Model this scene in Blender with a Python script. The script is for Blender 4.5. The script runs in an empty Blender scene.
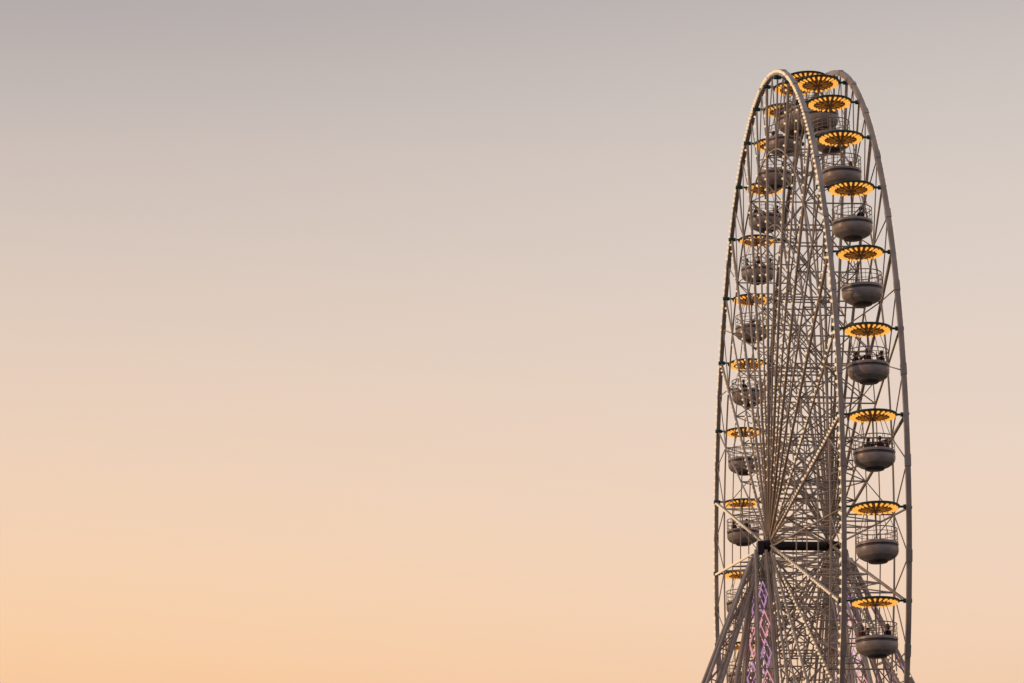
import bpy, math, random
from mathutils import Vector, Matrix
random.seed(7)
S=bpy.context.scene
D,H,F,PITCH,PSI,AL,WL,RC,T0,ROLL=191.56,40.0,3413.0,0.2671,0.0852,0.1438,1.614,26.57,0.486,-0.0080
R=27.0; HUB=30.5
u=Vector((math.sin(AL),-math.cos(AL),0)); a=Vector((math.cos(AL),math.sin(AL),0)); Z=Vector((0,0,1))
def W(lat,inp,z): return a*lat+u*inp+Z*(HUB+z)
def WP(lat,rad,t): return W(lat,rad*math.sin(t),rad*math.cos(t))

# ---------------- materials
def mat(name,col,rough=0.5,metal=0.0,var=0.15,scale=1.5,emit=None,estr=0,bump=0.0,col2=None):
    m=bpy.data.materials.new(name); m.use_nodes=True; nt=m.node_tree; b=nt.nodes["Principled BSDF"]
    tc=nt.nodes.new("ShaderNodeTexCoord"); n=nt.nodes.new("ShaderNodeTexNoise"); n.inputs["Scale"].default_value=scale; n.inputs["Detail"].default_value=6
    nt.links.new(tc.outputs["Object"],n.inputs["Vector"])
    r=nt.nodes.new("ShaderNodeValToRGB"); r.color_ramp.elements[0].position=.3; r.color_ramp.elements[1].position=.7
    c2=col2 or [c*(1-2*var) for c in col]
    r.color_ramp.elements[0].color=(*c2,1); r.color_ramp.elements[1].color=(*col,1)
    nt.links.new(n.outputs["Fac"],r.inputs["Fac"]); nt.links.new(r.outputs["Color"],b.inputs["Base Color"])
    b.inputs["Roughness"].default_value=rough; b.inputs["Metallic"].default_value=metal
    if emit:
        b.inputs["Emission Color"].default_value=(*emit,1); b.inputs["Emission Strength"].default_value=estr
    if bump:
        bp=nt.nodes.new("ShaderNodeBump"); bp.inputs["Strength"].default_value=bump; nt.links.new(n.outputs["Fac"],bp.inputs["Height"]); nt.links.new(bp.outputs["Normal"],b.inputs["Normal"])
    return m
M_white=mat("weathered_white_paint",(.64,.55,.46),.40,0,.18,.6)
M_spoke=mat("spoke_paint",(.66,.56,.45),.4,0,.17,.5)
M_teal=mat("teal_paint",(.03,.12,.10),.4,0,.2,3)
M_dark=mat("dark_steel",(.04,.034,.03),.45,.3,.2,2)
M_bulb=mat("rim_bulb",(.8,.7,.5),.3,0,.05,2,(1,.70,.40),.80)
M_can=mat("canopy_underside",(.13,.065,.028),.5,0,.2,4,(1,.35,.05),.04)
M_amber=mat("amber_lamp",(.8,.5,.15),.3,0,.05,2,(1,.44,.07),1.0)
M_amberd=mat("amber_lamp_dim",(.6,.3,.1),.3,0,.05,2,(1,.36,.05),.22)
M_tub=mat("gondola_shell",(.56,.49,.43),.35,0,.14,2.5)
M_tubd=mat("gondola_band",(.13,.10,.085),.4,0,.2,6)
M_seat=mat("seat_vinyl",(.16,.12,.09),.6,0,.1,5)
M_rail=mat("railing_metal",(.50,.44,.38),.35,.3,.1,5)
M_pink=mat("pink_led",(.8,.5,.6),.3,0,.05,2,(1,.45,.52),.62)
M_violet=mat("violet_led",(.5,.4,.8),.3,0,.05,2,(.80,.42,.72),.48)

class MB:
    def __init__(s): s.v=[]; s.f=[]; s.m=[]; s.mats=[]; s.sm=[]
    def mi(s,m):
        if m not in s.mats: s.mats.append(m)
        return s.mats.index(m)
    def tube(s,p,q,r,m,n=6,r2=None,cap=True):
        p=Vector(p);q=Vector(q);d=(q-p)
        if d.length<1e-6:return
        d.normalize(); x=d.orthogonal().normalized(); y=d.cross(x); r2=r if r2 is None else r2
        b=len(s.v); k=s.mi(m)
        for c,rr in((p,r),(q,r2)):
            for i in range(n):
                t=2*math.pi*i/n; s.v.append(c+x*math.cos(t)*rr+y*math.sin(t)*rr)
        for i in range(n):
            j=(i+1)%n; s.f.append((b+i,b+j,b+n+j,b+n+i)); s.m.append(k); s.sm.append(True)
        if cap:
            s.f.append(tuple(b+n-1-i for i in range(n)));s.m.append(k);s.sm.append(False)
            s.f.append(tuple(b+n+i for i in range(n)));s.m.append(k);s.sm.append(False)
    def lathe(s,prof,m,n=28,c=(0,0,0),closed=False,axis=None):
        b=len(s.v);k=s.mi(m);c=Vector(c)
        if axis is None: X,Y,A=Vector((1,0,0)),Vector((0,1,0)),Vector((0,0,1))
        else:
            A=Vector(axis).normalized();X=A.orthogonal().normalized();Y=A.cross(X)
        for r,z in prof:
            for i in range(n):
                t=2*math.pi*i/n; s.v.append(c+X*r*math.cos(t)+Y*r*math.sin(t)+A*z)
        L=len(prof)
        for j in range(L if closed else L-1):
            j2=(j+1)%L
            for i in range(n):
                i2=(i+1)%n; s.f.append((b+j*n+i,b+j*n+i2,b+j2*n+i2,b+j2*n+i)); s.m.append(k); s.sm.append(True)
    def torus(s,rad,z,r,m,n=28,k=6,c=(0,0,0)):
        s.lathe([(rad+r*math.cos(2*math.pi*i/k),z+r*math.sin(2*math.pi*i/k)) for i in range(k)],m,n,c,True)
    def ball(s,c,r,m,sx=(1,1,1),n=8,l=6):
        c=Vector(c);b=len(s.v);k=s.mi(m)
        s.v.append(c+Vector((0,0,r*sx[2])))
        for j in range(1,l):
            p=math.pi*j/l
            for i in range(n):
                t=2*math.pi*i/n; s.v.append(c+Vector((r*sx[0]*math.sin(p)*math.cos(t),r*sx[1]*math.sin(p)*math.sin(t),r*sx[2]*math.cos(p))))
        s.v.append(c-Vector((0,0,r*sx[2]))); e=len(s.v)-1
        for i in range(n):
            i2=(i+1)%n
            s.f.append((b,b+1+i,b+1+i2));s.m.append(k);s.sm.append(True)
            s.f.append((e,b+1+(l-2)*n+i2,b+1+(l-2)*n+i));s.m.append(k);s.sm.append(True)
            for j in range(l-2):
                s.f.append((b+1+j*n+i,b+1+(j+1)*n+i,b+1+(j+1)*n+i2,b+1+j*n+i2));s.m.append(k);s.sm.append(True)
    def box(s,c,X,Y,Zv,m):
        c=Vector(c);b=len(s.v);k=s.mi(m)
        for i in(-1,1):
            for j in(-1,1):
                for l in(-1,1): s.v.append(c+X*i+Y*j+Zv*l)
        for f in((0,1,3,2),(4,6,7,5),(0,4,5,1),(2,3,7,6),(0,2,6,4),(1,5,7,3)):
            s.f.append(tuple(b+q for q in f));s.m.append(k);s.sm.append(False)
    def mesh(s,name):
        me=bpy.data.meshes.new(name); me.from_pydata([tuple(v) for v in s.v],[],s.f)
        for m in s.mats: me.materials.append(m)
        me.polygons.foreach_set("material_index",s.m); me.polygons.foreach_set("use_smooth",s.sm); me.update()
        return me
def obj(name,me,parent=None):
    o=bpy.data.objects.new(name,me); S.collection.objects.link(o)
    if parent: o.parent=parent
    return o

wheel=bpy.data.objects.new("ferris_wheel",None); S.collection.objects.link(wheel)

# ---------------- rims
NS=144
mb=MB()
def ring_box(mb,lat,rin,rout,hw,m):
    b=len(mb.v);k=mb.mi(m)
    for i in range(NS):
        t=2*math.pi*i/NS
        for r,l in((rin,-hw),(rout,-hw),(rout,hw),(rin,hw)): mb.v.append(WP(lat+l,r,t))
    for i in range(NS):
        j=(i+1)%NS
        for q in range(4):
            q2=(q+1)%4
            mb.f.append((b+i*4+q,b+i*4+q2,b+j*4+q2,b+j*4+q));mb.m.append(k);mb.sm.append(False)
for s in(-1,1):
    ring_box(mb,s*WL,R-.20,R+.08,.12,M_white)
    for i in range(NS):
        t=2*math.pi*i/NS;t2=2*math.pi*(i+1)/NS
        mb.tube(WP(s*WL,22.6,t),WP(s*WL,22.6,t2),.055,M_white,5,cap=False)
        if i%2==0:
            t2=2*math.pi*(i+2)/NS
            for rr in (18.3,14.2,10.2): mb.tube(WP(s*WL,rr,t),WP(s*WL,rr,t2),.035,M_white,5,cap=False)
    for k in range(36):
        t=T0+math.radians(10*k+5)
        mb.box(WP(s*WL,R-.05,t),a*.14,(WP(0,1,t)-W(0,0,0))*.16,(WP(0,1,t+math.pi/2)-W(0,0,0))*.3,M_white)
obj("rims",mb.mesh("rims"),wheel)

# bulbs
mb=MB()
for s in(-1,1):
    n=380
    for i in range(n):
        t=2*math.pi*i/n
        if random.random()<.05: continue
        mb.ball(WP(s*(WL+.15),R-.02,t),random.uniform(.07,.095) if s<0 else .06,M_bulb,n=6,l=4)
obj("rim_light_bulbs",mb.mesh("rim_light_bulbs"),wheel)

# ---------------- spokes and bracing
mb=MB(); bb=MB()
for k in range(36):
    t=T0+math.radians(10*k); main=(k%2==0)
    for s in(-1,1):
        lat0=s*(WL+.12)
        off=math.radians(6 if k%2 else -6)
        mb.tube(WP(lat0,.95,t+off),WP(s*WL,R-.2,t),.085 if main else .055,M_spoke,6)
        if (main and s==-1) or (k%4==1):
            for i in range(3,40):
                r=2.0+i*.62
                if random.random()<.06: continue
                bb.ball(WP(s*(WL+.14),r,t+off*(1-(r-.95)/26)*.95/max(r,1)),.065,M_bulb,n=5,l=4)
    rs=[22.6,18.3,14.2,10.2,6.4,3.6] if main else [22.6,18.3,14.2,10.2]
    for r in rs: mb.tube(WP(-WL,r,t),WP(WL,r,t),.045,M_spoke,5)
    for i in range(len(rs)-1):
        mb.tube(WP(-WL,rs[i],t),WP(WL,rs[i+1],t),.038,M_spoke,5)
        if main: mb.tube(WP(WL,rs[i],t),WP(-WL,rs[i+1],t),.038,M_spoke,5)
    if k%3==0:
        for s in(-1,1): mb.tube(WP(s*WL,.9,t),WP(-s*WL,6.4,t),.06,M_spoke,6)
    for s in(-1,1):
        for d in(-1,1):
            mb.tube(WP(s*WL,R-.2,t+math.radians(5*d)),WP(s*WL,22.6,t),.035,M_spoke,5)
    t2=T0+math.radians(10*(k+1))
    if main: mb.tube(WP(-WL,22.6,t),WP(WL,22.6,t2),.03,M_spoke,5)
    else: mb.tube(WP(WL,22.6,t),WP(-WL,22.6,t2),.03,M_spoke,5)
obj("spokes",mb.mesh("spokes"),wheel)
obj("spoke_light_bulbs",bb.mesh("spoke_light_bulbs"),wheel)
mb=MB()
for k in range(36):
    t=T0+math.radians(10*k)
    c=WP(0,RC,t)
    mb.box(c+Z*.08,a*(WL+.05),u*.06,Z*.045,M_teal)
    for s in(-1,1): mb.tube(WP(s*(WL-.2),RC,t)+Z*.08,WP(s*(WL+.22),RC,t)+Z*.08,.12,M_teal,10)
obj("car_axles",mb.mesh("car_axles"),wheel)
# hub
mb=MB()
mb.tube(W(-2.3,0,0),W(2.3,0,0),.26,M_dark,20)
for s in(-1,1):
    for i in range(20):
        t=2*math.pi*i/20;t2=2*math.pi*(i+1)/20
        mb.tube(WP(s*(WL+.06),.95,t),WP(s*(WL+.06),.95,t2),.07,M_white,8)
        if i%4==0: mb.tube(WP(s*(WL+.06),.2,t),WP(s*(WL+.06),.95,t),.05,M_white,6)
    mb.tube(W(s*(WL+.10),0,0),W(s*(WL+.45),0,0),.36,M_dark,24,.30)
    mb.box(W(s*2.25,0,-.12),a*.18,u*.35,Z*.34,M_dark)
obj("hub",mb.mesh("hub"),wheel)

# ---------------- support towers
mb=MB(); lb=MB()
def truss(p,q,w0,w1,n,side,led=None,r=.09):
    p=Vector(p);q=Vector(q);d=(q-p).normalized();x=(side-d*side.dot(d)).normalized();y=d.cross(x)
    cor=[(-1,-1),(1,-1),(1,1),(-1,1)]
    P=[[p.lerp(q,i/n)+(x*cx+y*cy)*(w0+(w1-w0)*i/n)/2 for cx,cy in cor] for i in range(n+1)]
    for c in range(4): mb.tube(P[0][c],P[n][c],r,M_white,8)
    for i in range(n):
        for c in range(4):
            c2=(c+1)%4
            A,B=(P[i][c],P[i+1][c2]) if (i+c)%2 else (P[i][c2],P[i+1][c])
            mb.tube(A,B,r*.45,M_white,5)
            mb.tube(P[i+1][c],P[i+1][c2],r*.4,M_white,5)
    if led:
        for i in range(1,n):
            m=led[i%2]
            c=p.lerp(q,(i+.5)/n); 
            hh=(q-p).length/n*.42; ww=(w0+(w1-w0)*i/n)*.36
            for yy in(-.52,.52):
                cc=c+y*yy*(w0+(w1-w0)*i/n)
                pts=[cc+d*hh,cc+x*ww,cc-d*hh,cc-x*ww]
                for j in range(4): lb.tube(pts[j],pts[(j+1)%4],.030,m,5)
GR=-HUB
for s in(-1,1):
    for d in(-1,1):
        truss(W(s*2.3,d*.35,-.5),W(s*3.4,d*13,GR+.4),.6,1.7,16,a,(M_pink,M_violet))
        truss(W(s*2.6,d*.5,-1.0),W(s*13.6,d*7.5,GR+.4),.5,1.5,16,u,(M_pink,M_violet))
    mb.tube(W(s*2.4,0,-.4),W(s*8.0,0,GR+.4),.14,M_white,10)
    for h,f in((-9,.29),(-17,.56),(-25,.83)):
        A=[W(s*(2.3+1.1*f),d*(.35+12.65*f),-.5+(GR+.9)*f) for d in(-1,1)]
        B=[W(s*(2.6+11*f),d*(.5+7*f),-1.0+(GR+1.4)*f) for d in(-1,1)]
        mb.tube(A[0],A[1],.08,M_white,8);mb.tube(B[0],B[1],.08,M_white,8)
        for i in(0,1):
            mb.tube(A[i],B[i],.07,M_white,8)
obj("support_towers",mb.mesh("support_towers"),wheel)
obj("tower_led_strips",lb.mesh("tower_led_strips"),wheel)
mb=MB()
mb.box(W(0,0,GR+.16),a*16.5,u*15,Z*.16,M_dark)
mb.box(W(0,0,GR+.40),a*3.0,u*7,Z*.08,M_white)
for s in(-1,1):
    for i in range(29): mb.tube(W(s*2.9,-7+i*.5,GR+.48),W(s*2.9,-7+i*.5,GR+1.5),.025,M_rail,6)
    mb.tube(W(s*2.9,-7,GR+1.5),W(s*2.9,7,GR+1.5),.035,M_rail,8)
    mb.tube(W(s*2.9,-7,GR+1.0),W(s*2.9,7,GR+1.0),.025,M_rail,8)
    for la,ip in((3.4,13),(13.6,7.5),(8.0,0)):
        for d in(-1,1): 
            if ip or d>0: mb.box(W(s*la,d*ip,GR+.5),a*1.1,u*1.1,Z*.2,M_dark)
obj("base_platform",mb.mesh("base_platform"),wheel)

# ---------------- gondola
g=MB()
g.lathe([(1.19,0.0),(1.19,.10),(.8,.17),(.3,.24),(0.001,.26)],M_teal,36)
g.lathe([(1.19,0.0),(1.10,-.03),(.74,-.08),(.62,-.07),(.30,-.12),(.001,-.14)],M_can,36)
g.torus(1.19,.04,.05,M_teal,36)
NB=24
for i in range(NB):
    t=2*math.pi*(i+.5)/NB; cs=Vector((math.cos(t),math.sin(t),0))
    g.tube(cs*1.13+Z*-.045,cs*.86+Z*-.09,.066,M_amber,6,.042)
    if i%2: g.tube(cs*.74+Z*-.09,cs*.30+Z*-.13,.022,M_amberd,5)
g.tube((0,0,-.13),(0,0,-2.6),.045,M_rail,8)
for i in range(4):
    t=math.pi/4+i*math.pi/2; cs=Vector((math.cos(t),math.sin(t),0))
    g.tube(cs*.62+Z*-.07,cs*1.02+Z*-1.12,.018,M_rail,6)
dz=-.13
def P(l): return [(r,z+dz) for r,z in l]
g.lathe(P([(1.02,-1.66),(1.05,-1.68),(1.06,-1.72),(1.05,-1.80)]),M_tub,36)
g.lathe(P([(1.05,-1.80),(1.035,-1.805),(1.03,-1.93),(1.045,-1.935)]),M_tubd,36)
g.lathe(P([(1.045,-1.935),(1.04,-2.12),(1.0,-2.24),(.90,-2.36)]),M_tub,36)
g.lathe(P([(.90,-2.36),(.88,-2.37),(.72,-2.47),(.52,-2.54)]),M_tub,36)
g.lathe(P([(.52,-2.54),(.50,-2.56),(.46,-2.62),(.001,-2.64)]),M_tubd,36)
g.lathe(P([(1.02,-1.66),(.99,-1.72),(.98,-1.98),(.50,-1.985),(.48,-2.1),(.48,-2.42),(.05,-2.43)]),M_seat,28)
g.torus(1.02,-1.12,.028,M_rail,36); g.torus(1.03,-1.34,.016,M_rail,36); g.torus(1.03,-1.56,.016,M_rail,36)
for i in range(20):
    t=2*math.pi*i/20; cs=Vector((math.cos(t),math.sin(t),0)); g.tube(cs*1.02+Z*-1.12,cs*1.03+Z*-1.80,.014,M_rail,5)
g.lathe([(.05,-1.84),(.25,-1.84),(.26,-1.86),(.25,-1.88),(.05,-1.88)],M_rail,20)
gm=g.mesh("gondola")
gond={}
for k in range(36):
    t=T0+math.radians(10*k)
    o=obj("gondola",gm,wheel); o.location=WP(0,RC,t)
    o.rotation_euler=(random.uniform(-.02,.02),random.uniform(-.02,.02),AL+random.uniform(-.05,.05)); gond[k]=o

# ---------------- passengers
M_skin=mat("skin",(.42,.25,.17),.5,0,.06,10)
M_hair=[mat("hair_dark",(.02,.013,.01),.6,0,.1,20),mat("hair_brown",(.08,.045,.025),.6,0,.1,20)]
M_cl=[mat("navy_jacket",(.02,.025,.05),.8,0,.1,8),mat("grey_coat",(.06,.055,.055),.8,0,.1,8),mat("maroon_jumper",(.12,.025,.03),.8,0,.1,8),mat("black_coat",(.015,.015,.017),.8,0,.1,8)]
M_tr=mat("denim",(.03,.045,.08),.8,0,.1,10)
def person(idx):
    lean=[.0,.10,-.02,.06][idx]; armup=[0,0,1,0][idx]; sc=[1.06,1.0,1.03,1.07][idx]
    V=[];E=[];RR=[]
    def add(p,r,par=None):
        V.append(p);RR.append(r)
        if par is not None:E.append((par,len(V)-1))
        return len(V)-1
    pel=add((0,0,.11),.135); wa=add((-.01+lean*.3,0,.27),.12,pel); ch=add((lean*.7,0,.43),.145,wa)
    nb=add((lean,0,.54),.085,ch); nk=add((lean+.02,0,.61),.055,nb); add((lean+.03,0,.67),.06,nk)
    hands=[]
    for sy in(-1,1):
        sh=add((lean,sy*.17,.50),.066,nb)
        if armup and sy==1: el=add((lean+.12,.30,.38),.048,sh); wr=add((lean+.10,.36,.62),.032,el); hd=add((lean+.10,.37,.70),.03,wr); dr=Vector((0,.05,1)).normalized()
        else: el=add((lean+.08,sy*.23,.26),.048,sh); wr=add((lean+.29,sy*.15,.20),.032,el); hd=add((lean+.36,sy*.13,.195),.03,wr); dr=Vector((1,-sy*.1,-.1)).normalized()
        hands.append((Vector(V[hd]),dr,sy))
        hip=add((.04,sy*.09,.10),.09,pel); kn=add((.42,sy*.10,.11),.065,hip); an=add((.43,sy*.10,-.33),.042,kn); add((.55,sy*.11,-.39),.038,an)
    me=bpy.data.meshes.new("tmp");me.from_pydata(V,E,[]);o=bpy.data.objects.new("tmp",me);S.collection.objects.link(o)
    md=o.modifiers.new("skin",'SKIN')
    sv=me.skin_vertices[0].data
    for i,r in enumerate(RR): sv[i].radius=(r,r); sv[i].use_root=(i==0)
    sb=o.modifiers.new("sub",'SUBSURF'); sb.levels=1
    dg=bpy.context.evaluated_depsgraph_get(); ev=o.evaluated_get(dg); em=ev.to_mesh()
    b=MB(); cl=b.mi(M_cl[idx]); tr=b.mi(M_tr); sk=b.mi(M_skin); sho=b.mi(M_dark)
    b.v=[v.co.copy() for v in em.vertices]
    for p in em.polygons:
        c=p.center; k=cl
        if c.z>.59 and abs(c.y)<.1: k=sk
        elif c.z<-.32: k=sho
        elif c.z<.19 and not (c.x>.2 and c.z>.155): k=tr
        if (c-hands[0][0]).length<.06 or (c-hands[1][0]).length<.06: k=sk
        b.f.append(tuple(p.vertices)); b.m.append(k); b.sm.append(True)
    ev.to_mesh_clear(); bpy.data.objects.remove(o)
    hx=lean+.04; hz=.76
    b.ball((hx,0,hz),.1,M_skin,(.98,.78,1.18),14,10)
    b.ball((hx-.02,0,hz+.03),.1,M_hair[idx%2],(1.06,.9,1.08),14,10)
    if idx%2: b.ball((hx-.07,0,hz-.06),.085,M_hair[idx%2],(.7,1.05,1.5),12,8)
    b.tube((hx+.095,0,hz+.005),(hx+.118,0,hz-.03),.008,M_skin,6,.016)
    for sy in(-1,1):
        b.ball((hx+.085,sy*.03,hz+.005),.012,M_dark,n=6,l=4); b.ball((hx,sy*.082,hz-.01),.026,M_skin,(.7,.35,1.2),6,5)
    b.tube((hx+.088,-.022,hz-.06),(hx+.088,.022,hz-.06),.006,M_seat,5)
    for h,dr,sy in hands:
        side=dr.cross(Vector((1,0,0)) if armup and dr.z>.9 else Z).normalized()
        dn=Vector((0,0,-1)) if dr.z<.9 else Vector((1,0,0))
        for fi in range(4):
            o0=h+side*(fi-1.5)*.017; L=[.06,.072,.066,.05][fi]
            m1=o0+dr*(.02+L*.6); b.tube(o0,m1,.0085,M_skin,5,.008); b.tube(m1,m1+(dr*.6+dn*.8)*L*.6,.008,M_skin,5,.006)
        b.tube(h-side*sy*.02-dr*.02,h-side*sy*.055+dr*.03,.010,M_skin,5,.007)
    me=b.mesh("passenger"); me.transform(Matrix.Scale(sc,4)); return me
people=[person(i) for i in range(4)]
seat={5:[200,335,255],6:[20,250,300],7:[],8:[210,330,120],4:[],3:[300],2:[40],1:[],0:[180,0],-1:[60,240],-2:[200],-3:[0,180],-4:[330,90],
      -5:[210,330],-6:[190,280,350],-7:[300],-8:[250,20],-9:[90],-10:[210,300],-11:[10],9:[90,210],10:[0]}
for k,L in seat.items():
    go=gond[k%36]
    for ang in L:
        an=math.radians(ang+random.uniform(-8,8))
        o=obj("passenger",people[random.randrange(4)])
        o.location=go.location+Vector((.76*math.cos(an),.76*math.sin(an),-2.11)); o.rotation_euler=(0,0,an+math.pi+random.uniform(-.2,.2))

# ---------------- ground: plateau under the wheel, sloping down to the lower shore where the photographer stands
CZ=HUB-H
mg=mat("promenade_asphalt",(.10,.095,.088),.85,0,.2,.4,bump=.2)
mb=MB(); k=mb.mi(mg)
def gz(x,y):
    f=min(1,max(0,(-y-60)/70)); f=f*f*(3-2*f); return (CZ-1.7)*f
xs=[-6000,-2000,-600,-200]+[-100+10*i for i in range(21)]+[200,600,2000,6000]
ys=[-6000,-2000,-600,-300,-200]+[-140+7*i for i in range(14)]+[0,60,200,600,2000,6000]
for y in ys:
    for x in xs: mb.v.append(Vector((x,y,gz(x,y))))
nx=len(xs)
for j in range(len(ys)-1):
    for i in range(nx-1):
        mb.f.append((j*nx+i,j*nx+i+1,(j+1)*nx+i+1,(j+1)*nx+i)); mb.m.append(k); mb.sm.append(True)
obj("ground",mb.mesh("ground"))

# ---------------- sky
w=bpy.data.worlds.new("World"); S.world=w; w.use_nodes=True; nt=w.node_tree; bg=nt.nodes["Background"]; L=nt.links
tc=nt.nodes.new("ShaderNodeTexCoord"); sp=nt.nodes.new("ShaderNodeSeparateXYZ"); L.new(tc.outputs["Generated"],sp.inputs[0])
def s2l(c): return tuple(((v/255)/12.92 if v/255<.04045 else ((v/255+.055)/1.055)**2.4) for v in c)
nz=nt.nodes.new("ShaderNodeTexNoise"); nz.inputs["Scale"].default_value=2; nz.inputs["Detail"].default_value=1; L.new(tc.outputs["Generated"],nz.inputs["Vector"])
mm=nt.nodes.new("ShaderNodeMath"); mm.operation='MULTIPLY_ADD'; mm.inputs[1].default_value=.02; L.new(nz.outputs["Fac"],mm.inputs[0]); L.new(sp.outputs["Z"],mm.inputs[2])
mp=nt.nodes.new("ShaderNodeMath"); mp.operation='SUBTRACT'; mp.inputs[1].default_value=.01; L.new(mm.outputs[0],mp.inputs[0]); mp.use_clamp=True
def ramp(stops):
    r=nt.nodes.new("ShaderNodeValToRGB"); e=r.color_ramp.elements
    while len(e)<len(stops): e.new(.5)
    for q,(p,c) in zip(e,stops): q.position=p; q.color=(*s2l(c),1)
    r.color_ramp.interpolation='B_SPLINE'; L.new(mp.outputs[0],r.inputs[0]); return r
rl=ramp([(0,(240,170,112)),(.165,(251,206,160)),(.21,(245,211,180)),(.265,(228,207,191)),(.32,(203,191,185)),(.36,(180,172,170)),(.6,(150,150,158)),(1,(120,125,140))])
rr=ramp([(0,(230,176,132)),(.165,(245,211,181)),(.21,(238,212,192)),(.265,(226,210,199)),(.32,(212,202,195)),(.36,(194,186,183)),(.6,(160,158,162)),(1,(120,125,140))])
ra=ramp([(0,(130,115,125)),(.1,(160,135,138)),(.25,(150,142,150)),(.5,(130,132,145)),(.7,(124,129,144)),(.8,(122,127,142)),(.9,(120,125,140)),(1,(120,125,140))])
def maprange(src,a0,a1):
    m=nt.nodes.new("ShaderNodeMapRange"); m.interpolation_type='SMOOTHSTEP'; m.inputs[1].default_value=a0; m.inputs[2].default_value=a1; L.new(src,m.inputs[0]); return m
fx=maprange(sp.outputs["X"],-.26,.10); fy=maprange(sp.outputs["Y"],.6,-.6)
m1=nt.nodes.new("ShaderNodeMix"); m1.data_type='RGBA'; L.new(fx.outputs[0],m1.inputs[0]); L.new(rl.outputs[0],m1.inputs[6]); L.new(rr.outputs[0],m1.inputs[7])
m2=nt.nodes.new("ShaderNodeMix"); m2.data_type='RGBA'; L.new(fy.outputs[0],m2.inputs[0]); L.new(m1.outputs[2],m2.inputs[6]); L.new(ra.outputs[0],m2.inputs[7])
L.new(m2.outputs[2],bg.inputs[0]); bg.inputs[1].default_value=1.0

sd=Vector((-.85,-.20,.10)).normalized()
sl=bpy.data.lights.new("sun",'SUN'); sl.energy=.9; sl.angle=math.radians(4); sl.color=(1,.58,.32)
so=bpy.data.objects.new("sun",sl); S.collection.objects.link(so); so.rotation_euler=sd.to_track_quat('Z','Y').to_euler(); so.location=(-40,40,40)

# ---------------- camera
cd=bpy.data.cameras.new("camera"); cam=bpy.data.objects.new("camera",cd); S.collection.objects.link(cam); S.camera=cam
cd.sensor_width=36; cd.lens=36*F/1024; cd.clip_end=20000; cd.clip_start=.5
fw=Vector((-math.sin(PSI)*math.cos(PITCH),math.cos(PSI)*math.cos(PITCH),math.sin(PITCH)))
r0=Vector((math.cos(PSI),math.sin(PSI),0)); u0=r0.cross(fw)
rv=r0*math.cos(ROLL)+u0*math.sin(ROLL); uv=u0*math.cos(ROLL)-r0*math.sin(ROLL)
M=Matrix((rv,uv,-fw)).transposed().to_4x4(); M.translation=Vector((0,-D,CZ)); cam.matrix_world=M
S.view_settings.view_transform='Standard'; S.view_settings.look='None'; S.view_settings.exposure=0
